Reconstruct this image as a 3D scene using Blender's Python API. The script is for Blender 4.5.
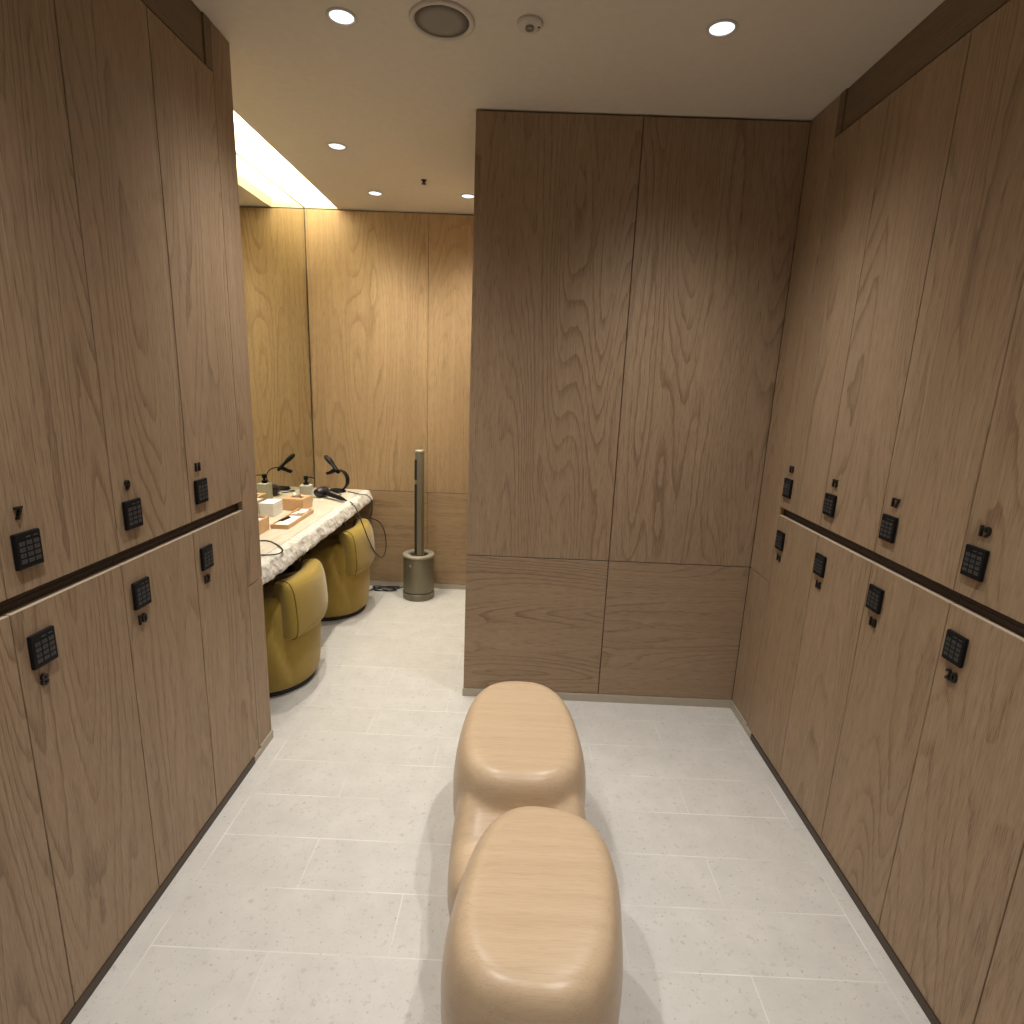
import bpy, bmesh, math, random
from mathutils import Vector, Matrix, noise
random.seed(7)
C = bpy.context.scene.collection
for o in list(bpy.data.objects):
    bpy.data.objects.remove(o)

# ------------------------------------------------------------------ camera
YAW, PITCH, ROLL, CAMH, FPX = -0.0112, -0.2233, 0.0396, 1.5372, 570.2
F = Vector((math.sin(YAW)*math.cos(PITCH), math.cos(YAW)*math.cos(PITCH), math.sin(PITCH)))
R0 = Vector((math.cos(YAW), -math.sin(YAW), 0)); U0 = R0.cross(F)
RR = math.cos(ROLL)*R0 + math.sin(ROLL)*U0
UU = -math.sin(ROLL)*R0 + math.cos(ROLL)*U0
cd = bpy.data.cameras.new('camera'); cam = bpy.data.objects.new('camera', cd); C.objects.link(cam)
cd.sensor_width = 36; cd.lens = FPX/1024*36; cd.clip_start = .02
M = Matrix((RR, UU, -F)).transposed().to_4x4(); M.translation = (0, 0, CAMH)
cam.matrix_world = M
bpy.context.scene.camera = cam

# ------------------------------------------------------------------ world, exposure
w = bpy.data.worlds.new('world'); bpy.context.scene.world = w; w.use_nodes = True
w.node_tree.nodes['Background'].inputs[0].default_value = (.02, .018, .015, 1)
w.node_tree.nodes['Background'].inputs[1].default_value = .3
vs = bpy.context.scene.view_settings
vs.view_transform = 'Standard'; vs.look = 'None'; vs.gamma = 1; vs.use_curve_mapping = False
vs.exposure = 0.45
BEAM = 6.0
SPOT_W = 78
SPOT_W2 = 66
SPOT_COL = (1, .965, .915)
SPOT_COL2 = (1, .93, .80)
COVE_COL = (1, .90, .62)
COVE_STR = 95

# ------------------------------------------------------------------ room numbers
H = 2.6
XL, XR = -1.0218, 1.0998
YP, XP, YB, YEND = 2.5785, -.2368, 4.061, 2.1674
XM, XCE = -1.485, -1.2612
ZS = .7336
ZG1, ZG2, ZB, ZTD = 1.0712, 1.0354, .030, 2.455
XFAR_L, XFAR_R, YNEAR = -1.56, 1.64, -2.3
LE = [.733, 1.0615, 1.389, 1.7175, 2.046]          # locker seams, left row
RE = [.714, 1.0445, 1.3755, 1.7065, 2.037, 2.365]  # locker seams, right row

# ------------------------------------------------------------------ materials
def nt(name):
    m = bpy.data.materials.new(name); m.use_nodes = True
    t = m.node_tree; b = t.nodes['Principled BSDF']
    return m, t, b
def N(t, k, **kw):
    n = t.nodes.new(k)
    for a, v in kw.items():
        if a.startswith('i_'):
            n.inputs[int(a[2:])].default_value = v
        else: setattr(n, a, v)
    return n
def L(t, a, b): t.links.new(a, b)
def math_n(t, op, a, b=None, c=None):
    n = t.nodes.new('ShaderNodeMath'); n.operation = op
    for i, v in enumerate((a, b, c)):
        if v is None: continue
        if isinstance(v, (int, float)): n.inputs[i].default_value = v
        else: t.links.new(v, n.inputs[i])
    return n.outputs[0]
def ramp(t, fac, stops):
    r = t.nodes.new('ShaderNodeValToRGB'); t.links.new(fac, r.inputs[0])
    e = r.color_ramp.elements
    while len(e) < len(stops): e.new(.5)
    for el, (p, c) in zip(e, stops):
        el.position = p; el.color = c if len(c) == 4 else (*c, 1)
    return r.outputs[0]
def mixc(t, fac, a, b, mode='MIX'):
    n = t.nodes.new('ShaderNodeMix'); n.data_type = 'RGBA'; n.blend_type = mode
    for s, v in ((n.inputs[0], fac), (n.inputs[6], a), (n.inputs[7], b)):
        if isinstance(v, (int, float)): s.default_value = v
        elif isinstance(v, tuple): s.default_value = (*v, 1) if len(v) == 3 else v
        else: t.links.new(v, s)
    return n.outputs[2]
def plain(name, col, rough=.5, metal=0, bump=None, spec=.5):
    m, t, b = nt(name)
    tc = N(t, 'ShaderNodeTexCoord'); nz = N(t, 'ShaderNodeTexNoise'); nz.inputs['Scale'].default_value = 30
    L(t, tc.outputs['Object'], nz.inputs['Vector'])
    c = mixc(t, nz.outputs[0], tuple(x*.93 for x in col), tuple(min(1, x*1.05) for x in col))
    L(t, c, b.inputs['Base Color'])
    b.inputs['Roughness'].default_value = rough; b.inputs['Metallic'].default_value = metal
    b.inputs['Specular IOR Level'].default_value = spec
    if bump:
        n2 = N(t, 'ShaderNodeTexNoise'); n2.inputs['Scale'].default_value = bump[0]; n2.inputs['Detail'].default_value = 4
        L(t, tc.outputs['Object'], n2.inputs['Vector'])
        bp = N(t, 'ShaderNodeBump'); bp.inputs['Strength'].default_value = bump[1]; bp.inputs['Distance'].default_value = .002
        L(t, n2.outputs[0], bp.inputs['Height']); L(t, bp.outputs[0], b.inputs['Normal'])
    return m
def oak(name, axis='z', dark=(.17, .108, .060), mid=(.385, .272, .175), light=(.445, .322, .212), rough=.5, k=1.0, contrast=1.0, fine=1.0):
    """oak veneer: contour lines of a stretched noise make the cathedral figure, a finer one the pores"""
    m, t, b = nt(name)
    g = N(t, 'ShaderNodeNewGeometry'); oi = N(t, 'ShaderNodeObjectInfo')
    off = N(t, 'ShaderNodeVectorMath', operation='SCALE'); off.inputs[0].default_value = (23.1, 31.7, 17.9)
    L(t, oi.outputs['Random'], off.inputs['Scale'])
    ad = N(t, 'ShaderNodeVectorMath', operation='ADD'); L(t, g.outputs['Position'], ad.inputs[0]); L(t, off.outputs[0], ad.inputs[1])
    P = ad.outputs[0]
    def st(across, along):
        v = N(t, 'ShaderNodeVectorMath', operation='MULTIPLY'); L(t, P, v.inputs[0])
        v.inputs[1].default_value = {'x': (along, across, across), 'y': (across, along, across), 'z': (across, across, along)}[axis]
        return v.outputs[0]
    def nz(vec, sc, det=2, rg=.5, dist=0):
        n = N(t, 'ShaderNodeTexNoise'); n.inputs['Scale'].default_value = sc; n.inputs['Detail'].default_value = det
        n.inputs['Roughness'].default_value = rg; n.inputs['Distortion'].default_value = dist
        L(t, vec, n.inputs['Vector']); return n.outputs[0]
    fig = nz(st(3.7*k, .36*k), 1.0, 1.0, .4)
    wob = nz(st(14*k, 5*k), 1.0, 3, .6)
    v = math_n(t, 'MULTIPLY_ADD', fig, 30.0, math_n(t, 'MULTIPLY', wob, .9))
    fr = math_n(t, 'FRACT', v)
    line = ramp(t, fr, [(0, (1, 1, 1)), (.10, (.7, .7, .7)), (.32, (.1, .1, .1)), (.93, (0, 0, 0)), (1, (.9, .9, .9))])
    gate = ramp(t, nz(st(5*k, .5*k), 1.0, 2), [(.40, (.04, .04, .04)), (.62, (1, 1, 1))])
    pores = ramp(t, nz(st(420, 16), 1.0, 3, .65), [(.46, (0, 0, 0)), (.66, (1, 1, 1))])
    streak = nz(st(38*k, .8*k), 1.0, 3, .6)
    big = nz(st(5*k, .7*k), 1.0, 2)
    base = mixc(t, ramp(t, streak, [(.3, (0, 0, 0)), (.7, (1, 1, 1))]), mid, light)
    base = mixc(t, math_n(t, 'MULTIPLY', big, .30*contrast), base, dark)
    lm = math_n(t, 'MULTIPLY', math_n(t, 'MULTIPLY', line, gate), .62*contrast)
    base = mixc(t, lm, base, dark)
    # pores cluster in the lines, fewer between them
    pm = math_n(t, 'MULTIPLY', pores, math_n(t, 'MULTIPLY_ADD', line, .30*fine, .42*fine))
    base = mixc(t, pm, base, tuple(x*.8 for x in dark))
    L(t, base, b.inputs['Base Color'])
    b.inputs['Roughness'].default_value = rough; b.inputs['Specular IOR Level'].default_value = .35
    bp = N(t, 'ShaderNodeBump'); bp.inputs['Strength'].default_value = .18; bp.inputs['Distance'].default_value = .0006; bp.invert = True
    L(t, pm, bp.inputs['Height']); L(t, bp.outputs[0], b.inputs['Normal'])
    return m
OAK = oak('oak_veneer_vertical', 'z', k=1.2, fine=1.0)
OAKX = oak('oak_veneer_crosswise', 'x', k=1.15, fine=1.0)
OAKY = oak('oak_veneer_lengthwise', 'y')
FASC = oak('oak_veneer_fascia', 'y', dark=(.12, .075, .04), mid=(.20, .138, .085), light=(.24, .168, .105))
OAKV = oak('oak_veneer_pale', 'z', dark=(.26, .165, .08), mid=(.43, .30, .165), light=(.52, .37, .215))
OAKVX = oak('oak_veneer_pale_crosswise', 'x', dark=(.24, .155, .08), mid=(.40, .28, .16), light=(.48, .34, .2))
BENCH = oak('bench_oak', 'x', dark=(.36, .225, .115), mid=(.49, .362, .235), light=(.54, .405, .27), rough=.33, k=1.2, contrast=.12, fine=.45)
BOXOAK = oak('light_beech', 'x', dark=(.5, .28, .13), mid=(.66, .42, .22), light=(.72, .48, .27), rough=.5, k=3, contrast=.5)
DARKEDGE = plain('dark_brown_carcass', (.045, .028, .018), .6)
PLINTH = plain('bronze_plinth', (.07, .048, .032), .45, .3)
BLACK = plain('matte_black_plastic', (.005, .005, .006), .5, spec=.25)
BLACKS = plain('black_rubber', (.015, .015, .016), .6)
KEY = plain('keypad_button', (.009, .009, .010), .4, spec=.35)
EDGE = plain('painted_edge_light', (.52, .42, .31), .5)  # painted highlight for the top edges of the lower doors
LEGEND = plain('keypad_legend', (.055, .055, .06), .5)
NUM = plain('black_number_metal', (.010, .010, .010), .35)
CEIL = plain('ceiling_paint', (.72, .655, .555), .9, bump=(260, .12))
WHITE = plain('white_paint', (.82, .80, .76), .6)
TRIMW = plain('downlight_trim', (.62, .57, .50), .5)
GRILLE = plain('speaker_grille', (.30, .275, .235), .8)
STONEB = plain('stone_baseboard', (.46, .405, .325), .5)
PAPER = plain('white_paper', (.86, .85, .82), .7)
CARD = plain('white_carton', (.78, .76, .70), .6)
STONEJ = plain('dispenser_stone', (.50, .49, .40), .55)
FANM = plain('champagne_metal', (.225, .20, .14), .38, .55)
FANR = plain('champagne_rim', (.40, .37, .29), .4, .35)
FAND = plain('fan_dark_slot', (.02, .02, .018), .5)
STEEL = plain('dark_steel', (.05, .045, .04), .4, .6)

def fabric():
    m, t, b = nt('mustard_fabric')
    tc = N(t, 'ShaderNodeTexCoord')
    n1 = N(t, 'ShaderNodeTexNoise'); n1.inputs['Scale'].default_value = 320; n1.inputs['Detail'].default_value = 2
    n2 = N(t, 'ShaderNodeTexNoise'); n2.inputs['Scale'].default_value = 7
    for n in (n1, n2): L(t, tc.outputs['Object'], n.inputs['Vector'])
    c = mixc(t, n1.outputs[0], (.25, .160, .020), (.45, .315, .055))
    c = mixc(t, math_n(t, 'MULTIPLY', n2.outputs[0], .2), c, (.28, .2, .03))
    L(t, c, b.inputs['Base Color']); b.inputs['Roughness'].default_value = .9
    b.inputs['Sheen Weight'].default_value = .25
    bp = N(t, 'ShaderNodeBump'); bp.inputs['Strength'].default_value = .35; bp.inputs['Distance'].default_value = .001
    L(t, n1.outputs[0], bp.inputs['Height']); L(t, bp.outputs[0], b.inputs['Normal'])
    return m
FABRIC = fabric()
SEAM = plain('mustard_piping', (.15, .095, .012), .9)

def floor_mat():
    m, t, b = nt('limestone_tiles')
    g = N(t, 'ShaderNodeNewGeometry')
    sp = N(t, 'ShaderNodeSeparateXYZ'); L(t, g.outputs['Position'], sp.inputs[0])
    X, Y = sp.outputs[0], sp.outputs[1]
    def lines(v, pitch, phase, wd):
        f = math_n(t, 'FRACT', math_n(t, 'MULTIPLY_ADD', v, 1/pitch, -phase/pitch + 40))
        d = math_n(t, 'MULTIPLY', math_n(t, 'MINIMUM', f, math_n(t, 'SUBTRACT', 1.0, f)), pitch)
        return math_n(t, 'LESS_THAN', d, wd), math_n(t, 'FLOOR', math_n(t, 'MULTIPLY_ADD', v, 1/pitch, -phase/pitch + 40))
    ly, row = lines(Y, .198, .446, .0016)
    # tile length .66, each row shifted by a half
    par = math_n(t, 'MULTIPLY', math_n(t, 'MODULO', row, 2.0), .327)
    lx, colm = lines(math_n(t, 'ADD', X, par), .655, .353, .0018)
    inside = math_n(t, 'MULTIPLY', math_n(t, 'LESS_THAN', X, 1.045), math_n(t, 'GREATER_THAN', X, -.953))
    inside = math_n(t, 'MAXIMUM', inside, math_n(t, 'GREATER_THAN', Y, 2.17))
    edge = math_n(t, 'MAXIMUM', math_n(t, 'LESS_THAN', math_n(t, 'ABSOLUTE', math_n(t, 'SUBTRACT', X, 1.045)), .0018),
                  math_n(t, 'LESS_THAN', math_n(t, 'ABSOLUTE', math_n(t, 'SUBTRACT', X, -.953)), .0018))
    edge = math_n(t, 'MULTIPLY', edge, math_n(t, 'LESS_THAN', Y, 2.3))
    grid = math_n(t, 'MULTIPLY', math_n(t, 'MAXIMUM', math_n(t, 'MULTIPLY', lx, math_n(t, 'MULTIPLY', math_n(t, 'LESS_THAN', X, .97), .6)), ly), inside)
    gr = math_n(t, 'MAXIMUM', grid, edge)
    def nz(sc, det, vec=None, rg=.5):
        n = N(t, 'ShaderNodeTexNoise'); n.inputs['Scale'].default_value = sc; n.inputs['Detail'].default_value = det
        n.inputs['Roughness'].default_value = rg
        L(t, vec or g.outputs['Position'], n.inputs['Vector']); return n.outputs[0]
    wn = N(t, 'ShaderNodeTexWhiteNoise', noise_dimensions='2D')
    cv = N(t, 'ShaderNodeCombineXYZ'); L(t, row, cv.inputs[0]); L(t, colm, cv.inputs[1]); L(t, cv.outputs[0], wn.inputs['Vector'])
    c = mixc(t, nz(9, 5, rg=.6), (.46, .445, .415), (.63, .61, .575))
    c = mixc(t, math_n(t, 'MULTIPLY', wn.outputs[0], .16), c, (.47, .445, .40))
    fl = ramp(t, nz(38, 5, rg=.65), [(.58, (0, 0, 0)), (.68, (1, 1, 1))])
    c = mixc(t, math_n(t, 'MULTIPLY', fl, .5), c, (.36, .33, .29))
    fl2 = ramp(t, nz(95, 3), [(.64, (0, 0, 0)), (.72, (1, 1, 1))])
    c = mixc(t, math_n(t, 'MULTIPLY', fl2, .8), c, (.30, .275, .24))
    fade = ramp(t, nz(4, 1), [(.40, (.10, .10, .10)), (.62, (.75, .75, .75))])
    c = mixc(t, math_n(t, 'MULTIPLY', gr, fade), c, (.76, .74, .70))
    L(t, c, b.inputs['Base Color']); b.inputs['Roughness'].default_value = .55; b.inputs['Specular IOR Level'].default_value = .3
    return m
FLOOR = floor_mat()

def stone(name, rough=False):
    m, t, b = nt(name)
    g = N(t, 'ShaderNodeNewGeometry')
    st = N(t, 'ShaderNodeVectorMath', operation='MULTIPLY'); L(t, g.outputs['Position'], st.inputs[0]); st.inputs[1].default_value = (1, .18, 1)
    n1 = N(t, 'ShaderNodeTexNoise'); n1.inputs['Scale'].default_value = 38; n1.inputs['Detail'].default_value = 4
    L(t, st.outputs[0] if not rough else g.outputs['Position'], n1.inputs['Vector'])
    if rough:
        c = ramp(t, n1.outputs[0], [(.30, (.44, .36, .27)), (.42, (.60, .56, .49)), (.62, (.72, .70, .65))])
        bp = N(t, 'ShaderNodeBump'); bp.inputs['Strength'].default_value = .5; bp.inputs['Distance'].default_value = .004
        L(t, n1.outputs[0], bp.inputs['Height']); L(t, bp.outputs[0], b.inputs['Normal'])
    else:
        c = ramp(t, n1.outputs[0], [(.3, (.56, .49, .38)), (.7, (.68, .62, .51))])
    L(t, c, b.inputs['Base Color']); b.inputs['Roughness'].default_value = .55 if not rough else .8
    return m
STONE = stone('travertine_top'); STONER = stone('travertine_split_face', True)
def emis(name, col, s):
    m, t, b = nt(name)
    b.inputs['Base Color'].default_value = (*col, 1)
    b.inputs['Emission Color'].default_value = (*col, 1); b.inputs['Emission Strength'].default_value = s
    return m
LENS = emis('downlight_lens', (.84, .93, 1.0), 1.15)
LED = emis('led_strip', COVE_COL, COVE_STR)
def mirror_mat():
    m, t, b = nt('mirror_glass')
    b.inputs['Base Color'].default_value = (.80, .80, .70, 1); b.inputs['Metallic'].default_value = 1
    b.inputs['Roughness'].default_value = 0.0
    return m
MIRROR = mirror_mat()

# ------------------------------------------------------------------ helpers
def me_obj(name, bm, mats, parent=None, smooth=False, loc=(0, 0, 0), rotz=0):
    bmesh.ops.recalc_face_normals(bm, faces=bm.faces)
    me = bpy.data.meshes.new(name); bm.to_mesh(me); bm.free()
    for mm in (mats if isinstance(mats, (list, tuple)) else [mats]): me.materials.append(mm)
    if smooth:
        for p in me.polygons: p.use_smooth = True
    o = bpy.data.objects.new(name, me); C.objects.link(o)
    o.location = loc; o.rotation_euler = (0, 0, rotz)
    if parent: o.parent = parent
    return o
def shade_auto(o, ang=35):
    me = o.data
    for p in me.polygons: p.use_smooth = True
    bm = bmesh.new(); bm.from_mesh(me)
    for e in bm.edges:
        if len(e.link_faces) == 2 and e.calc_face_angle(0) > math.radians(ang): e.smooth = False
    bm.to_mesh(me); bm.free()
    return o
def BM(): return bmesh.new()
def box(bm, x0, x1, y0, y1, z0, z1, bev=0, seg=2, mi=0):
    r = bmesh.ops.create_cube(bm, size=1)
    vs_ = r['verts']
    for v in vs_:
        v.co = Vector(((x0+x1)/2 + v.co.x*(x1-x0), (y0+y1)/2 + v.co.y*(y1-y0), (z0+z1)/2 + v.co.z*(z1-z0)))
    fs = {f for v in vs_ for f in v.link_faces}
    for f in fs: f.material_index = mi
    if bev:
        es = {e for f in fs for e in f.edges}
        rb = bmesh.ops.bevel(bm, geom=list(es), offset=bev, segments=seg, affect='EDGES', profile=.5)
        for f in rb['faces']: f.material_index = mi
def loft(bm, rings, cap=(True, True), mi=0, closed=True):
    rv = [[bm.verts.new(p) for p in r] for r in rings]
    n = len(rv[0])
    for a, b in zip(rv, rv[1:]):
        for i in range(n if closed else n-1):
            f = bm.faces.new((a[i], a[(i+1) % n], b[(i+1) % n], b[i])); f.material_index = mi
    if cap[0]: bm.faces.new(rv[0][::-1]).material_index = mi
    if cap[1]: bm.faces.new(rv[-1]).material_index = mi
    return rv
def circ(cx, cy, z, r, n=40): return [(cx+r*math.cos(2*math.pi*i/n), cy+r*math.sin(2*math.pi*i/n), z) for i in range(n)]
def lathe(bm, cx, cy, prof, n=40, cap=(True, True), mi=0):
    return loft(bm, [circ(cx, cy, z, max(r, 1e-4), n) for r, z in prof], cap, mi)
def tube(bm, pts, r, n=8, mi=0, flat=1.0, side=None):
    """round (or flattened) tube along pts; radii may vary"""
    pts = [Vector(p) for p in pts]; rings = []
    prev = side and Vector(side)
    for i, p in enumerate(pts):
        d = (pts[min(i+1, len(pts)-1)] - pts[max(i-1, 0)]).normalized()
        s = prev or (Vector((0, 0, 1)) if abs(d.z) < .9 else Vector((1, 0, 0)))
        a = (s - d*s.dot(d)).normalized(); prev = a; b_ = d.cross(a)
        rr = r[i] if isinstance(r, (list, tuple)) else r
        rings.append([p + a*rr*math.cos(2*math.pi*k/n) + b_*rr*flat*math.sin(2*math.pi*k/n) for k in range(n)])
    loft(bm, rings, (True, True), mi)
def spline(pts, n=8):
    pts = [Vector(p) for p in pts]; P = [pts[0]] + pts + [pts[-1]]; out = []
    for i in range(1, len(P)-2):
        for k in range(n):
            t_ = k/n
            a, b_, c, d = P[i-1], P[i], P[i+1], P[i+2]
            out.append(.5*((2*b_) + (c-a)*t_ + (2*a-5*b_+4*c-d)*t_**2 + (3*b_-a-3*c+d)*t_**3))
    out.append(pts[-1]); return out
def thing(name, label, cat, loc=(0, 0, 0), rotz=0, group=None):
    o = bpy.data.objects.new(name, None); C.objects.link(o); o.location = loc; o.rotation_euler = (0, 0, rotz)
    o.empty_display_size = .05
    o['label'] = label; o['category'] = cat
    if group: o['group'] = group
    return o
def tag(o, label, cat, group=None):
    o['label'] = label; o['category'] = cat
    if group: o['group'] = group
    return o
def struct(name, bm, m, parent=None, smooth=False):
    o = me_obj(name, bm, m, parent, smooth)
    if not parent: o['kind'] = 'structure'
    return o
def text_bm(s, size, depth, bold=0.0, bm=None, mat=None, mi=0, align='CENTER'):
    cu = bpy.data.curves.new('t', 'FONT'); cu.body = s; cu.size = size; cu.extrude = depth/2; cu.offset = bold
    cu.align_x = align; cu.align_y = 'CENTER'; cu.resolution_u = 3
    ob = bpy.data.objects.new('t', cu); C.objects.link(ob)
    dg = bpy.context.evaluated_depsgraph_get(); dg.update()
    me = bpy.data.meshes.new_from_object(ob.evaluated_get(dg))
    if mat is not None: me.transform(mat)
    bm = bm or BM(); n0 = len(bm.faces); bm.from_mesh(me)
    bm.faces.ensure_lookup_table()
    for f in bm.faces[n0:]: f.material_index = mi
    bpy.data.objects.remove(ob); bpy.data.curves.remove(cu); bpy.data.meshes.remove(me)
    return bm

# ================================================================== SETTING
b = BM(); box(b, XFAR_L-.1, XFAR_R+.1, YNEAR-.1, YB+.2, -.1, 0); struct('floor', b, FLOOR)
# ceiling: slabs around the light slot over the mirror
b = BM()
box(b, XCE, XFAR_R+.1, YNEAR-.1, YB+.2, H, H+.06)
box(b, XFAR_L-.1, XCE, YNEAR-.1, YEND, H, H+.06)
struct('ceiling', b, CEIL)
b = BM()   # recess of the cove above the mirror
box(b, XFAR_L, XM-.004, YEND, YB+.1, H+.0005, H+.30)
box(b, XFAR_L, XCE+.2, YEND, YB+.1, H+.30, H+.34)
box(b, XCE+.16, XCE+.2, YEND, YB+.1, H+.06, H+.30)
box(b, XM-.004, XCE+.2, YEND-.04, YEND, H+.06, H+.30)
box(b, XM-.004, XCE+.2, YB, YB+.04, H, H+.30)
struct('trim_1', b, WHITE)
# outer walls
b = BM()
box(b, XFAR_L-.1, XFAR_L, YNEAR-.1, YB+.2, 0, H+.34)
box(b, XFAR_L, XL, YNEAR, LE[0]-.003, .04, H)              # panelled stretch before the lockers
struct('wall_left', b, OAK)
b = BM(); box(b, XFAR_R, XFAR_R+.1, YNEAR-.1, YB+.2, 0, H+.06)
box(b, XR, XFAR_R, YNEAR, RE[0]-.003, .04, H)
struct('wall_right', b, OAK)
b = BM(); box(b, XFAR_L, XFAR_R, YNEAR-.1, YNEAR, 0, H); struct('wall_front', b, OAK)

# far wall with its veneer panels
b = BM(); box(b, XFAR_L, XP, YB+.02, YB+.12, 0, H); wb = struct('wall_back', b, DARKEDGE)
def panel(par, x0, x1, y0, y1, z0, z1, m, name='veneer_panel'):
    b = BM(); box(b, x0, x1, y0, y1, z0, z1, .0012, 1); return me_obj(name, b, m, par)
g_ = .0018
for x0, x1 in ((XFAR_L+.001, -.668), (-.668, XP)):
    panel(wb, x0+g_/2, x1-g_/2, YB, YB+.02, ZS+g_, H-.006, OAKV)
for x0, x1 in ((XFAR_L+.001, -.664), (-.664, XP)):
    panel(wb, x0+g_/2, x1-g_/2, YB, YB+.02, .04, ZS-g_, OAKVX)
b = BM(); box(b, XFAR_L, XP, YB-.004, YB+.02, 0, .037); struct('baseboard_back', b, STONEB)

# partition block
b = BM(); box(b, XP+.02, XFAR_R, YP+.02, YB+.12, 0, H); wp = struct('wall_partition', b, DARKEDGE)
XS = .4357
panel(wp, XP, XS-g_, YP, YP+.02, ZS+g_*1.3, H-.007, OAK)
panel(wp, XS+g_, XR-.001, YP, YP+.02, ZS+g_*1.3, H-.007, OAK)
panel(wp, XP, XS-g_, YP, YP+.02, .043, ZS-g_, OAKX)
panel(wp, XS+g_, XR-.001, YP, YP+.02, .043, ZS-g_, OAKX)
panel(wp, XP, XP+.02, YP+.021, YB-.005, ZS+g_, H-.007, OAK)
panel(wp, XP, XP+.02, YP+.021, YB-.005, .043, ZS-g_, OAKY)
b = BM(); box(b, XP-.004, XR, YP-.005, YP+.02, 0, .040); box(b, XP-.004, XP+.02, YP+.02, YB-.005, 0, .040)
struct('baseboard_partition', b, STONEB)

# end fillers beside both locker rows (dark core, flush veneer, short stone base)
def filler(n, xf, s, y0, y1, xb, full_end):
    b = BM(); box(b, min(xf+s*.02, xb), max(xf+s*.02, xb), y0, y1-(.02 if full_end else 0), 0, H)
    t_ = struct(n, b, DARKEDGE)
    a, c = sorted((xf, xf+s*.02))
    panel(t_, a, c, y0, y1, ZS+g_, H-.002, OAK)
    panel(t_, a, c, y0, y1, .040, ZS-g_, OAK)
    if full_end:
        panel(t_, xb+.001, xf-.021, y1-.019, y1, ZS+g_, H-.002, OAK)
        panel(t_, xb+.001, xf-.021, y1-.019, y1, .040, ZS-g_, OAK)
    return t_
filler('trim_2', XL, -1, LE[-1]+.0015, YEND, XFAR_L, True)
filler('trim_3', XR, 1, RE[-1]+.0015, YP-.001, XFAR_R, False)
b = BM(); box(b, XL-.02, XL+.004, LE[-1]-.044, YEND+.004, 0, ZB-.002); box(b, XL-.02, XL+.004, LE[-1]+.012, YEND+.004, ZB-.002, .038); struct('baseboard_left', b, STONEB)
b = BM(); box(b, XR-.004, XR+.02, RE[-1]-.044, YP-.005, 0, ZB-.002); box(b, XR-.004, XR+.02, RE[-1]+.012, YP-.005, ZB-.002, .038); struct('baseboard_right', b, STONEB)
# set-back fascias above the doors, plinths below
b = BM(); box(b, XFAR_L, XL-.005, LE[0], LE[-1]-.042, ZTD+.007, H-.001); box(b, XFAR_L, XL, LE[-1]-.039, LE[-1]-.001, ZTD+.003, H-.001); struct('trim_4', b, FASC)
b = BM(); box(b, XR+.005, XFAR_R, RE[0], RE[-1]-.042, ZTD+.007, H-.001); box(b, XR, XFAR_R, RE[-1]-.039, RE[-1]-.001, ZTD+.003, H-.001); struct('trim_5', b, FASC)
b = BM(); box(b, XL-.03, XL+.004, LE[0], LE[-1]-.045, 0, ZB-.002); struct('baseboard_left_plinth', b, PLINTH)
b = BM(); box(b, XR-.004, XR+.03, RE[0], RE[-1]-.045, 0, ZB-.002); struct('baseboard_right_plinth', b, PLINTH)
# wall under and behind the vanity
b = BM(); box(b, XFAR_L, XM-.006, YEND, YB-.003, 0, H); struct('trim_6', b, DARKEDGE)

# ================================================================== LOCKERS
KW, KH, KT = .064, .077, .010
def keypad_mesh():
    """in locker-face space: u across (viewer's right), v up, w out of the door"""
    b = BM()
    box(b, -KW/2, KW/2, -KH/2, KH/2, 0, KT, .003, 2, 0)
    w0 = KT
    cols = (-.0175, 0, .0175); rows = (.0155, .003, -.0095)
    for cx in cols[1:]:
        box(b, cx-.0055, cx+.0055, .0265, .0295, w0-.001, w0+.0006, 0, 1, 2)
    k = 1
    for ry in rows:
        for cx in cols:
            box(b, cx-.0072, cx+.0072, ry-.0045, ry+.0045, w0-.001, w0+.0012, .0006, 1, 1)
            text_bm(str(k), .0085, .0004, .0002, b, Matrix.Translation((cx, ry, w0+.0014)), 2); k += 1
    for cx, s in ((-.0175, '*'), (0, '0'), (.0175, '#')):
        box(b, cx-.0072, cx+.0072, -.0265, -.0175, w0-.001, w0+.0012, .0006, 1, 1)
        text_bm(s, .0085, .0004, .0002, b, Matrix.Translation((cx, -.022, w0+.0014)), 2)
    return b
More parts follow.
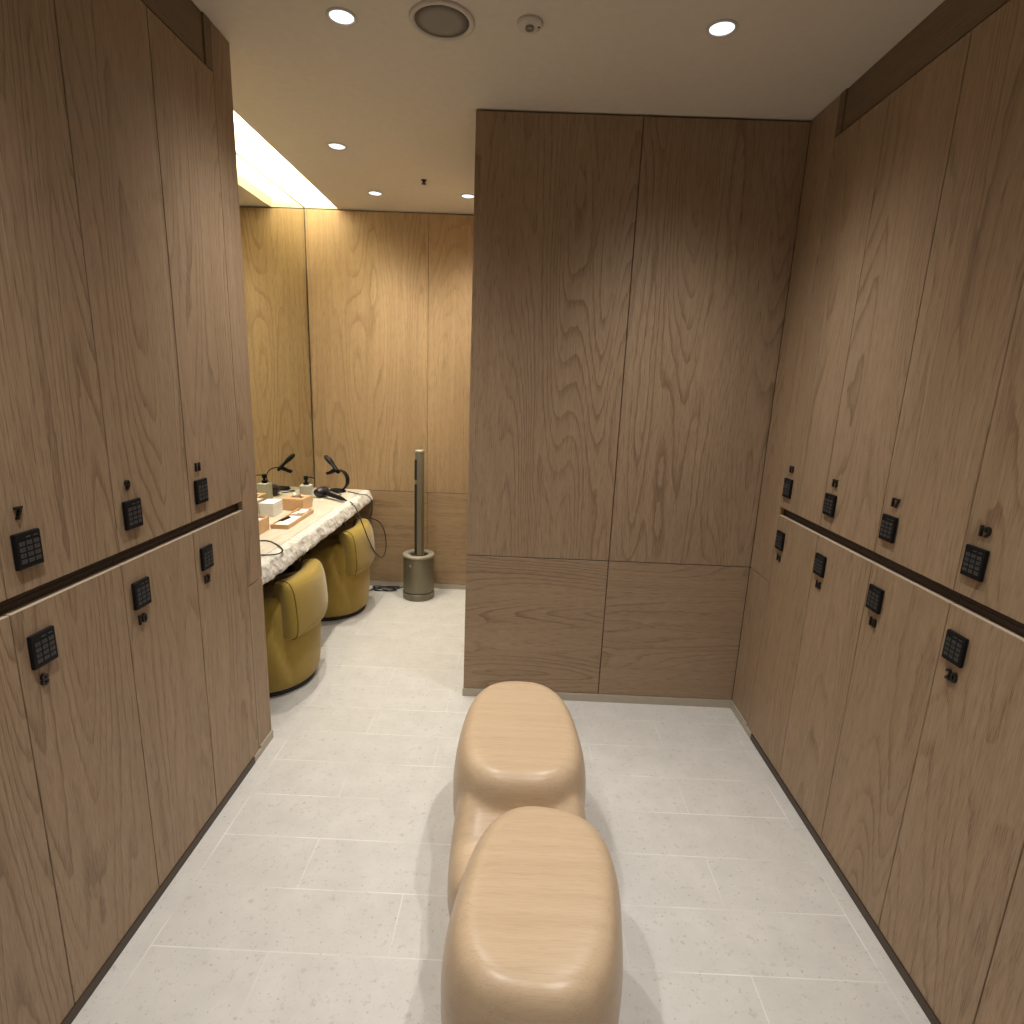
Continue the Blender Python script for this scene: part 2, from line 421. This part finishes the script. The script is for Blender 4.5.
# local frame of every locker: +X = viewer's right along the row, +Y = out of the door, Z up, origin at the door's lower left
def to_local(bm, dx, dz):
    for v in bm.verts:
        u, vv, ww = v.co; v.co = Vector((dx+u, ww, dz+vv))
DT = .020
def locker(num, left, upper, y0, y1):
    wdt = y1 - y0
    z0, z1 = (ZG1, ZTD) if upper else (ZB, ZG2)
    row = 'left' if left else 'right'
    tier = 'upper' if upper else 'lower'
    pos = {5: 'nearest the camera and cut by the frame edge', 6: 'nearest the camera and cut by the frame edge',
           21: 'nearest the camera and cut by the frame edge', 22: 'nearest the camera and cut by the frame edge'}
    side = 'above' if upper else 'below'
    if num in pos:
        lab = f'{tier} oak locker of the {row} row {pos[num]}'
    else:
        lab = f'{tier} oak locker of the {row} row with black number {num} {side} its keypad'
    if left: loc, rz = (XL-DT, y0, 0), math.pi/2      # local +X -> +y,  local +Y -> -x
    else: loc, rz = (XR+DT, y1, 0), -math.pi/2         # local +X -> -y,  local +Y -> +x
    t_ = thing('locker', lab, 'locker', (loc[0], loc[1], z0), rz, f'{tier} lockers of the {row} row')
    out = -1                                            # out of the door is local -Y on both sides
    b = BM(); box(b, .0005, wdt-.0005, .001, .49 if left else .49, (-.018 if upper else .0), (z1-z0 if upper else z1-z0+.0165))
    me_obj('carcass', b, DARKEDGE, t_)
    b = BM(); box(b, .0016, wdt-.0016, -DT, 0, 0, z1-z0, .0012, 2)
    door = me_obj('door', b, OAK, t_)
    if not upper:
        b = BM(); box(b, .0016, wdt-.0016, -DT-.0002, 0, z1-z0, z1-z0+.0012); me_obj('edge_highlight', b, EDGE, door)  # added strip; its pale colour paints the light caught on the door's top edge
    kx = .0585 if left else .051
    kz = (1.160-z0) if upper else (.938-z0)
    b = keypad_mesh()
    for v in b.verts:
        u, vv, ww = v.co; v.co = Vector((kx+u, -DT-ww, kz+vv))
    me_obj('keypad_lock', b, [BLACK, KEY, LEGEND], door)
    nx = kx - .006 if left else kx + .005
    nz_ = (1.237 if upper else .864) - z0
    b = text_bm(str(num), .036, .006, .0009)
    for v in b.verts:
        u, vv, ww = v.co; v.co = Vector((nx+u, -DT-.003-ww, nz_+vv))
    me_obj('locker_number', b, NUM, door)
    return t_
for i in range(4):
    locker(5+2*i, True, True, LE[i], LE[i+1]); locker(6+2*i, True, False, LE[i], LE[i+1])
for i in range(5):
    # 21/22 stand nearest, 13/14 farthest
    n = 21-2*i
    locker(n, False, True, RE[i], RE[i+1]); locker(n+1, False, False, RE[i], RE[i+1])

# ================================================================== BENCH
def sell(cx, cy, a, bb, z, e=2.5, n=48, egg=0.0, rot=0.0):
    out = []
    for i in range(n):
        th = 2*math.pi*i/n; c, s = math.cos(th), math.sin(th)
        x = a*math.copysign(abs(c)**(2/e), c); y = bb*math.copysign(abs(s)**(2/e), s)
        x *= 1 - egg*y/bb
        xr = x*math.cos(rot) - y*math.sin(rot); yr = x*math.sin(rot) + y*math.cos(rot)
        out.append((cx+xr, cy+yr, z))
    return out
def slope(ring):   # the saddle ramps down from the rear seat to the back of the front one
    return [(x, y, z - (max(0, min(1, (.06-y)/.12)))*.075*max(0, (z-.2)/.155)) for x, y, z in ring]
BZ = .43
bt = thing('bench', 'sculpted honey oak bench with two rounded seats on the stone floor', 'bench', (.05, 1.4, 0))
b = BM()
def stump(cx, cy, a, bb, zt, egg, rot, e):
    prof = [(0, -.045, 0), (.02, -.028, 0), (.10, -.005, 0), (.20, .012, 0), (.29, .013, 0), (.35, .007, 0), (zt-.042, -.003, 0), (zt-.022, -.012, 0), (zt-.008, -.026, 0), (zt-.001, -.044, 0), (zt, -.085, 0)]
    loft(b, [sell(cx, cy, a+d, bb+d, z, e, 64, egg, rot) for z, d, _ in prof])
ox, oy = .05, 1.4
stump(.084-ox, 1.09-oy, .186, .268, BZ, .03, -.15, 2.75)
stump(.037-ox, 1.718-oy, .199, .300, BZ, .09, .03, 2.8)
# low neck between the two seats
loft(b, [slope(sell(.046-ox, 1.40-oy, aa, .26, z, 3.0, 64)) for z, aa in ((0, .17), (.05, .185), (.15, .202), (.26, .200), (.315, .188), (.350, .165), (.365, .13), (.366, .07), (.366, .01))])
bo = me_obj('bench_body', b, BENCH, bt, True)
md = bo.modifiers.new('remesh', 'REMESH'); md.mode = 'VOXEL'; md.voxel_size = .007; md.use_smooth_shade = True
ms = bo.modifiers.new('smooth', 'SMOOTH'); ms.factor = .6; ms.iterations = 26

# ================================================================== VANITY
CT = .737
vt = thing('vanity_counter', 'travertine vanity counter with rough split front edge below the mirror', 'counter', (XM, YEND, 0))
def vpt(x, y, z): return (x-XM, y-YEND, z)
b = BM(); box(b, .0005, -1.1318-XM, .0005, YB-YEND-.006, .655, CT, .0015, 1)
me_obj('stone_top', b, STONE, vt)
b = BM()
NY = 420; prof = [(-1.129, CT-.0012), (-1.118, CT-.001), (-1.103, CT-.001), (-1.092, CT-.004), (-1.084, CT-.009), (-1.078, CT-.018), (-1.073, CT-.028), (-1.069, CT-.039), (-1.065, CT-.050), (-1.062, CT-.061), (-1.062, CT-.071), (-1.067, CT-.080), (-1.078, CT-.085), (-1.10, CT-.085), (-1.129, CT-.080)]
amp = [0, 0, .0008, .003, .006, .008, .009, .009, .009, .009, .009, .008, .006, .002, 0]
rings = []
for j in range(NY+1):
    y = YEND + .001 + (YB-YEND-.007)*j/NY
    ring = []
    for (x, z), a in zip(prof, amp):
        p = Vector((x, y, z))
        d = noise.noise(p*12)*1.0 + noise.noise(p*36+Vector((3, 1, 9)))*.7 + noise.noise(p*90)*.35
        cell = noise.cell(Vector((x*34, y*22, z*30)))*.5
        d += cell*.25
        ring.append(vpt(x + a*d, y + (0 if j in (0, NY) else a*.3*noise.noise(p*50)), z + a*.55*noise.noise(p*26+Vector((7, 7, 7))) - (0 if a < .004 else .0)))
    rings.append(ring)
loft(b, rings, (True, True), 0, True)
me_obj('split_front_edge', b, STONER, vt)
b = BM(); box(b, .02, .20, .05, YB-YEND-.05, .57, .654, .002, 1)
me_obj('apron', b, DARKEDGE, vt)
for yy in (.55, 1.30):
    b = BM(); box(b, .02, .40, yy-.012, yy+.012, .62, .645, .002, 1); box(b, .0, .02, yy-.012, yy+.012, .40, .645, .002, 1)
    me_obj('support_bracket', b, STEEL, vt)
# mirror
mt = thing('wall_mirror', 'tall frameless mirror above the vanity counter', 'mirror', (XM, YEND, CT))
b = BM(); box(b, -.005, 0, .003, YB-YEND-.012, .002, H-CT-.002); me_obj('mirror_glass', b, MIRROR, mt)
b = BM(); box(b, -.005, .002, .003, YB-YEND-.006, H-CT-.002, H-CT+.004); box(b, -.005, .002, YB-YEND-.012, YB-YEND-.004, .002, H-CT+.002)
me_obj('mirror_edge_trim', b, STEEL, mt)
# LED strip hidden in the cove, shining up and across
lt = thing('cove_light', 'hidden warm strip light in the ceiling slot above the mirror', 'light', (XCE+.07, YEND+.05, H+.06))
b = BM(); box(b, -.03, .03, 0, YB-YEND-.10, 0, .012, .002, 1); me_obj('led_strip', b, LED, lt)

# ---------------------------------------------------------------- stools
def stool_meshes():
    # local: +X is the back of the stool (faces the room), origin on the floor at the centre
    n = 128
    def hr(th):    # rim height: rises towards the back
        c = (1+math.cos(th))/2
        return .395 + .15*(c**1.1)
    def rad(th, s):   # slightly squared tub
        e = 2.5; c, q = abs(math.cos(th)), abs(math.sin(th))
        return 1/((c**e+q**e)**(1/e)) * s
    b = BM(); rings = []
    outer = [(0.0, .226), (.02, .236), (.06, .242), (.15, .247), (.25, .250), (.35, .252), (.45, .253), (.55, .2535), (.65, .253), (.75, .252), (.85, .250), (.93, .246), (.97, .240), (1.0, .226)]
    for f, r in outer:
        ring = []
        for i in range(n):
            th = 2*math.pi*i/n; rr = 1.055*r*(.25*rad(th, 1)+.75)
            z = .028 + f*(hr(th)-.028)
            # the side panels flare where they fold under the back cushion
            at = abs(((th+math.pi) % (2*math.pi))-math.pi); tb = .66 + .56*f; q_ = min(1, max(0, (at-tb)/.055)); k = (.030*q_*q_*(3-2*q_)*(1-.35*min(1, max(0, (at-tb-.055)/.8))) - .010*math.exp(-((at-tb+.03)/.05)**2))*min(1, f*3)*(1 if f < .97 else .6)
            ring.append(((rr+k)*math.cos(th), (rr+k)*math.sin(th), z))
        rings.append(ring)
    for dr, dz in ((.205, -.004), (.188, -.03)):
        rings.append([(dr*math.cos(2*math.pi*i/n), dr*math.sin(2*math.pi*i/n), max(.372, hr(2*math.pi*i/n)+dz)) for i in range(n)])
    for r, z in ((.182, .37), (.16, .395), (.10, .405), (.02, .407)):
        rings.append([(r*math.cos(2*math.pi*i/n), r*math.sin(2*math.pi*i/n), z) for i in range(n)])
    loft(b, rings)
    body = b
    # saddle cushion bent round the back
    b = BM(); rings = []
    W = .205; m = 26
    for j in range(m+1):
        s = -1 + 2*j/m
        y = s*W
        xc = .238 - .055*s*s            # curved in plan
        end = max(0, (abs(s)-.90)/.10); sh = math.sqrt(max(0.0, 1-end*end*.6)) if end else 1
        nx_, ny_ = 1, .25*s*1.6
        ln = math.hypot(nx_, ny_); nx_, ny_ = nx_/ln, ny_/ln
        ring = []
        q = 28
        for i in range(q):
            th = 2*math.pi*i/q; c, si = math.cos(th), math.sin(th); e = 3.2
            a = .063*sh*math.copysign(abs(c)**(2/e), c); h_ = .142*(.9+.1*sh)*math.copysign(abs(si)**(2/e), si)
            z = .446 + h_
            a += .012*(h_/.142)*-1 + (-.004)
            ring.append((xc + a*nx_, y + a*ny_, z))
        rings.append(ring)
    loft(b, rings)
    pad = b
    # piping along both end faces
    pipe = []
    for s in (-.90, .90):
        pts = []; b = BM()
        y = s*W; xc = .238 - .055*s*s; nx_, ny_ = 1, .4*s; ln = math.hypot(nx_, ny_); nx_, ny_ = nx_/ln, ny_/ln
        for i in range(45):
            th = 2*math.pi*i/44; c, si = math.cos(th), math.sin(th); e = 3.2
            a = .0642*math.copysign(abs(c)**(2/e), c); h_ = .1435*math.copysign(abs(si)**(2/e), si)
            a += -.012*(h_/.142) - .004
            pts.append((xc+a*nx_, y+a*ny_, .446+h_))
        tube(b, pts, .0022, 6); pipe.append(b)
    b = BM(); lathe(b, 0, 0, [(.218, 0), (.236, .004), (.240, .012), (.236, .027), (.215, .0285)], 48)
    base = b
    b = BM(); lathe(b, 0, 0, [(.168, .404), (.18, .414), (.17, .434), (.12, .442), (.02, .444)], 48)
    seat = b
    for q_ in (body, base, seat):
        for v in q_.verts:
            if v.co.x < 0: v.co.x *= .74
    return body, pad, pipe, base, seat
def make_stool(label, loc):
    t_ = thing('vanity_stool', label, 'stool', loc, 0, 'mustard stools at the vanity')
    body, pad, pipe, base, seat = stool_meshes()
    me_obj('upholstered_body', body, FABRIC, t_, True)
    p_ = me_obj('back_cushion', pad, FABRIC, t_, True)
    shade_auto(p_, 50)
    for pb in pipe: me_obj('piping', pb, SEAM, p_, True)
    me_obj('base_ring', base, BLACKS, t_, True)
    me_obj('seat_cushion', seat, FABRIC, t_, True)
    return t_
def copy_tree(o, parent=None):
    c = o.copy(); C.objects.link(c)
    if parent: c.parent = parent
    for ch in [x for x in bpy.data.objects if x.parent == o]: copy_tree(ch, c)
    return c
s1 = make_stool('mustard yellow upholstered stool nearest the lockers, under the vanity counter', (-1.268, 2.69, 0))
s2 = copy_tree(s1); s2.location = (-1.253, 3.61, 0)
s2['label'] = 'mustard yellow upholstered stool farthest from the lockers, with a black cord hanging over it'

# ---------------------------------------------------------------- things on the counter
# soap dispenser
t_ = thing('soap_dispenser', 'pale stone soap dispenser with black pump behind the wooden tissue box', 'dispenser', (-1.352, 3.54, CT), .15)
b = BM(); box(b, -.034, .034, -.034, .034, 0, .118, .006, 3); me_obj('bottle', b, STONEJ, t_)
b = BM(); lathe(b, 0, 0, [(.017, .118), (.017, .134), (.008, .136), (.008, .150), (.014, .151), (.014, .172), (.010, .174)], 20)
tube(b, [(0, 0, .166), (.03, -.01, .168), (.055, -.018, .163), (.058, -.019, .156)], .0035, 8)
shade_auto(me_obj('pump', b, BLACK, t_))
# tissue box
t_ = thing('tissue_box', 'square wooden tissue box with a white tissue pulled out', 'box', (-1.345, 3.375, CT), -.06)
b = BM()
box(b, -.062, .062, -.07, .07, 0, .003); 
for a in ((-.062, -.056, -.07, .07), (.056, .062, -.07, .07), (-.056, .056, -.07, -.064), (-.056, .056, .064, .07)):
    box(b, a[0], a[1], a[2], a[3], .003, .066, .0008, 1)
box(b, -.062, .062, -.07, -.02, .066, .072, .001, 1); box(b, -.062, .062, .02, .07, .066, .072, .001, 1)
box(b, -.062, -.04, -.02, .02, .066, .072); box(b, .04, .062, -.02, .02, .066, .072)
me_obj('wooden_case', b, BOXOAK, t_)
b = BM(); rings = []
for j in range(9):
    z = .056 + .034*j/8; sp_ = .005 + .022*(j/8)
    rings.append([(sp_*math.cos(a)*(1+.25*math.sin(3*a+j*.4)), sp_*.55*math.sin(a) + .004*math.sin(5*a+j), z+.006*math.sin(2*a+j*.3)*(j/8)) for a in [2*math.pi*i/24 for i in range(24)]])
loft(b, rings, (True, False)); me_obj('tissue', b, PAPER, t_, True)
# tray and its contents
TX, TY = -1.256, 3.08
t_ = thing('amenity_tray', 'long low wooden tray of white packets near the counter front', 'tray', (TX, TY, CT), .02)
b = BM(); box(b, -.048, .048, -.195, .195, 0, .008, .001, 1)
for a in ((-.048, -.041, -.195, .195), (.041, .048, -.195, .195), (-.041, .041, -.195, -.188), (-.041, .041, .188, .195), (-.041, .041, .045, .051)):
    box(b, a[0], a[1], a[2], a[3], .0075, .024, .001, 1)
me_obj('tray_body', b, BOXOAK, t_)
b = BM(); box(b, -.038, .038, -.175, .035, .0, .010, .002, 2)
tag(me_obj('folded_towel', b, PAPER, None, False, (TX+.001, TY, CT+.0085), .02), 'flat white folded towel lying in the front of the wooden tray', 'towel')
b = BM(); box(b, -.022, .022, -.045, .045, 0, .022, .003, 2)
tag(me_obj('cotton_packet', b, PAPER, None, False, (TX+.012, TY+.115, CT+.0085), .1), 'small white packet at the far end of the wooden tray', 'packet')
b = BM(); box(b, -.016, .016, -.04, .04, 0, .012, .003, 2)
tag(me_obj('cotton_packet', b, CARD, None, False, (TX-.022, TY+.10, CT+.0085), -.1), 'flat cream packet between the tissue box and the small white packet', 'packet')
b = BM(); box(b, -.005, .005, -.055, .055, .004, .008, .001, 1)
for k in range(26): box(b, .004, .02, -.05+k*.0036, -.0485+k*.0036, .0045, .0075)
tag(me_obj('comb', b, BLACK, None, False, (TX-.030, TY-.055, CT+.0155), -.12), 'black comb lying across the towel by the white carton', 'comb')
# white carton
t_ = thing('carton', 'upright white carton between the mirror and the wooden tray', 'box', (-1.428, 3.19, CT), .03)
b = BM(); box(b, -.040, .040, -.065, .065, 0, .074, .0015, 2); me_obj('carton_body', b, CARD, t_)
b = BM(); box(b, -.041, .041, -.066, .066, .060, .080, .0015, 2); me_obj('lid', b, PAPER, t_)
# wooden box, half hidden by the lockers
t_ = thing('wooden_box', 'open pale wooden box closest to the lockers, half hidden by them', 'box', (-1.358, 2.785, CT), .0)
b = BM(); box(b, -.06, .06, -.085, .085, 0, .006)
for a in ((-.06, -.053, -.085, .085), (.053, .06, -.085, .085), (-.053, .053, -.085, -.078), (-.053, .053, .078, .085)):
    box(b, a[0], a[1], a[2], a[3], .006, .072, .001, 1)
me_obj('box_case', b, BOXOAK, t_)
b = BM()
for k in range(6): box(b, -.05, .05, -.07+k*.024, -.052+k*.024, .006, .064, .002, 1)
me_obj('sachets', b, PAPER, t_)

# hair dryer lying on the counter
t_ = thing('hair_dryer', 'black hair dryer lying on the counter with its cord running over the edge', 'hair dryer', (-1.325, 3.735, CT))
b = BM(); hz = .036
ax = Vector((.25, .968, 0))
def along(p0, d, prof, n=24):
    d = Vector(d).normalized(); s = Vector((0, 0, 1)); u = d.cross(s).normalized(); w_ = u.cross(d)
    loft(b, [[Vector(p0)+d*t0+(u*math.cos(2*math.pi*i/n)+w_*math.sin(2*math.pi*i/n))*r for i in range(n)] for t0, r in prof])
along((0, 0, hz), (-.35, -.93, 0), [(-.045, .020), (-.044, .030), (-.03, .035), (.02, .035), (.03, .031), (.05, .024), (.052, .018)])
shade_auto(me_obj('barrel', b, plain('plum_black_plastic', (.03, .022, .028), .3), t_))
b = BM(); along((.02, -.005, hz), (.80, -.62, -.075), [(0, .016), (.02, .017), (.12, .0155), (.19, .014), (.215, .010), (.24, .005), (.252, .004)])
shade_auto(me_obj('handle', b, BLACK, t_))
b = BM(); along((.075, -.043, hz+.011), (.80, -.62, -.075), [(0, .003), (.003, .0055), (.055, .0055), (.06, .003)], 12)
me_obj('switch', b, plain('silver_switch', (.4, .4, .42), .35, .6), t_)
hx, hy = -1.325+.02+.197, 3.735-.005-.152
def cord(name, pts, r, label, m=BLACKS, n=8):
    b = BM(); tube(b, spline(pts, n), r, 8); return tag(me_obj(name, b, m, None, True), label, 'cord')
cord('power_cord', [(hx+.028, hy-.022, CT+.016), (hx+.050, hy-.040, CT+.006), (-1.058, 3.525, CT+.006), (-1.038, 3.525, CT-.010), (-1.018, 3.52, .685), (-.985, 3.50, .62), (-.958, 3.545, .50), (-.952, 3.68, .378), (-.950, 3.86, .292), (-.950, 3.965, .330), (-.952, 3.95, .44), (-.962, 3.86, .54), (-.99, 3.76, .595), (-1.03, 3.69, .618), (-1.08, 3.65, .625), (-1.15, 3.62, .628)], .0034,
     'black cord of the hair dryer looping down over the far mustard stool')
# desk lamp with a bent ribbon arm
LX, LY = -1.285, 3.945
t_ = thing('desk_lamp', 'black curved-arm desk lamp in the far corner of the counter', 'lamp', (LX, LY, CT), -.38)
b = BM(); loft(b, [sell(0, 0, .062-d, .048-d, z, 2.2, 32) for z, d in ((0, .002), (.003, 0), (.010, .001), (.016, .008), (.018, .02))])
shade_auto(me_obj('base', b, BLACK, t_))
def P2(x, z, y=0): return (x-LX, y, z-CT)
b = BM()
arm = spline([P2(-1.262, .750), P2(-1.225, .765), P2(-1.198, .800), P2(-1.196, .845), P2(-1.222, .880), P2(-1.262, .892), P2(-1.295, .890)], 8)
tube(b, arm, [.021]*len(arm), 12, 0, .17, (0, 1, 0))
me_obj('arm', b, BLACK, t_, True)
b = BM()
hd = spline([P2(-1.268, .870), P2(-1.300, .905), P2(-1.345, .950), P2(-1.385, .985)], 6)
tube(b, hd, [.014, .017, .019, .020, .020, .019, .018, .018, .018, .020, .023, .025, .026, .026, .026, .025, .022, .016, .006][:len(hd)], 14, 0, .6, (0, 1, 0))
me_obj('lamp_head', b, BLACK, t_, True)
b = BM()
loft(b, [[P2(-1.300, .905, -.014), P2(-1.300, .905, .014), P2(-1.280, .880, .014), P2(-1.280, .880, -.014)],
         [P2(-1.335, .880, -.022), P2(-1.335, .880, .022), P2(-1.322, .865, .022), P2(-1.322, .865, -.022)],
         [P2(-1.366, .868, -.024), P2(-1.366, .868, .024), P2(-1.352, .852, .024), P2(-1.352, .852, -.024)]])
me_obj('clip_jaw', b, BLACK, t_)
cord('power_cord', [(-1.205, 3.925, CT+.006), (-1.16, 3.90, CT+.006), (-1.09, 3.84, CT+.008), (-1.050, 3.84, CT+.004), (-1.022, 3.85, .71), (-1.018, 3.86, .66), (-1.03, 3.885, .60), (-1.06, 3.92, .56), (-1.12, 3.95, .50), (-1.2, 3.96, .44)], .0032,
     'black cord of the desk lamp dropping over the far corner of the counter')
cord('power_cord', [(-1.275, 3.872, CT+.004), (-1.30, 3.85, CT+.004), (-1.36, 3.82, CT+.004), (-1.40, 3.87, CT+.004), (-1.385, 3.90, CT+.004), (-1.27, 3.87, CT+.004), (-1.22, 3.82, CT+.004), (-1.25, 3.76, CT+.004), (-1.30, 3.80, CT+.009)], .003,
     'short black lead coiled on the counter between the desk lamp and the hair dryer')
cord('power_cord', [(-1.40, 2.60, CT+.004), (-1.30, 2.62, CT+.004), (-1.22, 2.65, CT+.004), (-1.15, 2.60, CT+.004), (-1.085, 2.52, CT+.004), (-1.075, 2.46, CT+.004), (-1.11, 2.43, CT+.004), (-1.2, 2.42, CT+.004), (-1.32, 2.40, CT+.004)], .0032,
     'black cord looped on the counter beside the lockers')

# ---------------------------------------------------------------- tower fan
t_ = thing('tower_fan', 'champagne metal tower fan on a drum base against the far wall', 'fan', (-.696, 3.885, 0))
b = BM(); lathe(b, 0, 0, [(.108, 0), (.112, .004), (.112, .045), (.109, .049)], 56); shade_auto(me_obj('foot', b, FANM, t_))
b = BM(); lathe(b, 0, 0, [(.104, .049), (.104, .056)], 56); me_obj('shadow_ring', b, FAND, t_)
b = BM(); lathe(b, 0, 0, [(.1085, .056), (.1085, .302), (.105, .306)], 56); shade_auto(me_obj('drum', b, FANM, t_))
b = BM(); lathe(b, 0, 0, [(.104, .306), (.112, .309), (.112, .322), (.108, .327), (.075, .327), (.066, .320), (.064, .3065)], 56, (False, False)); shade_auto(me_obj('rim', b, FANR, t_))
b = BM(); lathe(b, 0, 0, [(.064, .3066), (.063, .309), (.002, .309)], 40); me_obj('inlet', b, FAND, t_)
b = BM(); loft(b, [sell(.005, 0, .030, .036, z, 3.4, 36) for z in (.305, .33, .6, 1.045)] + [sell(.005, 0, .028, .034, 1.049, 3.4, 36)])
pole = shade_auto(me_obj('column', b, FANM, t_))
b = BM(); loft(b, [sell(.005, 0, .031, .037, z, 3.4, 36) for z in (1.049, 1.058)] + [sell(.005, 0, .028, .034, 1.062, 3.4, 36)]); shade_auto(me_obj('top_cap', b, FANR, t_))
b = BM(); box(b, -.024, -.008, -.0385, -.030, .33, .83, .002, 1); me_obj('air_slot', b, FAND, pole)
b = BM(); box(b, -.024, -.008, -.0385, -.030, .86, 1.0, .002, 1); me_obj('air_slot', b, FAND, pole)
b = BM(); r_ = bmesh.ops.create_cone(b, segments=20, radius1=.009, radius2=.009, depth=.004, cap_ends=True, matrix=Matrix.Translation((-.04, -.1015, .26)) @ Matrix.Rotation(.35, 4, 'Z') @ Matrix.Rotation(math.pi/2, 4, 'X'))
me_obj('power_button', b, FANR, t_)
pts = [(-.80, 3.93, .055), (-.83, 3.98, .03), (-.87, 4.01, .006), (-.93, 3.96, .005), (-1.02, 3.95, .005), (-1.05, 3.99, .005), (-.97, 4.02, .008), (-.88, 3.98, .010), (-.90, 3.94, .012), (-1.0, 3.97, .012), (-1.06, 4.01, .010), (-1.02, 4.03, .010), (-.93, 4.00, .014), (-.87, 4.02, .012), (-.89, 4.035, .010), (-1.0, 4.0, .014), (-1.08, 3.93, .005)]
cord('power_cord', pts, .0045, 'black cord bundled on the floor beside the tower fan')

# ================================================================== CEILING FITTINGS
def downlight(x, y, label, col, watts, size=160, ring=.047):
    t_ = thing('downlight', label, 'ceiling light', (x, y, H), 0, 'recessed round downlights')
    k = ring/.052
    b = BM(); lathe(b, 0, 0, [(.052*k, -.0005), (.051*k, -.0035), (.043*k, -.0045), (.040*k, -.001), (.040*k, -.0005)], 40, (False, False)); me_obj('trim_ring', b, TRIMW, t_, True)
    b = BM(); lathe(b, 0, 0, [(.0405*k, -.0008), (.002, -.0012)], 36, (True, True)); me_obj('lens', b, LENS, t_, True)
    ld = bpy.data.lights.new('lamp', 'SPOT'); ld.energy = watts; ld.color = col; ld.spot_size = math.radians(size); ld.spot_blend = 1.0
    ld.shadow_soft_size = .030
    # lamp beam: intensity falls as cos^n of the angle from straight down
    ld.use_nodes = True; t = ld.node_tree; em = [n for n in t.nodes if n.type == 'EMISSION'][0]
    tc = N(t, 'ShaderNodeTexCoord'); sp = N(t, 'ShaderNodeSeparateXYZ'); L(t, tc.outputs['Normal'], sp.inputs[0])
    L(t, math_n(t, 'POWER', math_n(t, 'ABSOLUTE', sp.outputs[2]), BEAM), em.inputs['Strength'])
    lo = bpy.data.objects.new('lamp', ld); C.objects.link(lo); lo.parent = t_; lo.location = (0, 0, -.035)
    return t_
downlight(-.599, 2.01, 'round downlight in the ceiling left of the speaker grille', SPOT_COL, SPOT_W)
downlight(.551, 2.006, 'round downlight in the ceiling near the right lockers', SPOT_COL, SPOT_W)
downlight(-.934, 3.011, 'round downlight in the vanity ceiling nearest the bright slot', SPOT_COL2, SPOT_W2)
downlight(-.928, 3.70, 'small round downlight by the far wall, left of the sprinkler', SPOT_COL2, SPOT_W2)
downlight(-.375, 3.69, 'small round downlight by the far wall at the partition corner', SPOT_COL2, SPOT_W2)
for x in (-.599, .551):
    for y in (.72, -.75):
        side = 'left' if x < 0 else 'right'
        downlight(x, y, f'round downlight overhead {"just before" if y > 0 else "well behind"} the camera on the {side}', SPOT_COL, SPOT_W if y > 0 else SPOT_W*.35)
t_ = thing('ceiling_speaker', 'large round grey ceiling speaker with a cream rim', 'speaker', (-.294, 2.012, H))
b = BM(); lathe(b, 0, 0, [(.100, -.0005), (.099, -.006), (.094, -.009), (.084, -.007), (.082, -.002)], 64, (False, False)); me_obj('rim', b, TRIMW, t_, True)
b = BM(); lathe(b, 0, 0, [(.083, -.0035), (.05, -.0055), (.002, -.006)], 64); me_obj('grille', b, GRILLE, t_, True)
t_ = thing('smoke_detector', 'small round cream detector right of the ceiling speaker', 'detector', (-.027, 2.010, H))
b = BM(); lathe(b, 0, 0, [(.040, -.0005), (.040, -.006), (.036, -.011), (.002, -.0125)], 40); shade_auto(me_obj('cover', b, TRIMW, t_))
b = BM(); lathe(b, 0, 0, [(.013, -.0118), (.014, -.018), (.010, -.020), (.009, -.0125)], 24, (False, False)); me_obj('sensor_ring', b, GRILLE, t_, True)
b = BM(); lathe(b, .028, .0, [(.003, -.0105), (.003, -.0125)], 12); me_obj('indicator', b, BLACK, t_)
t_ = thing('sprinkler_head', 'tiny dark sprinkler head in the vanity ceiling', 'sprinkler', (-.593, 3.441, H))
b = BM(); lathe(b, 0, 0, [(.016, -.0005), (.016, -.003), (.008, -.004), (.006, -.018), (.014, -.019), (.014, -.021)], 20); me_obj('body', b, STEEL, t_)
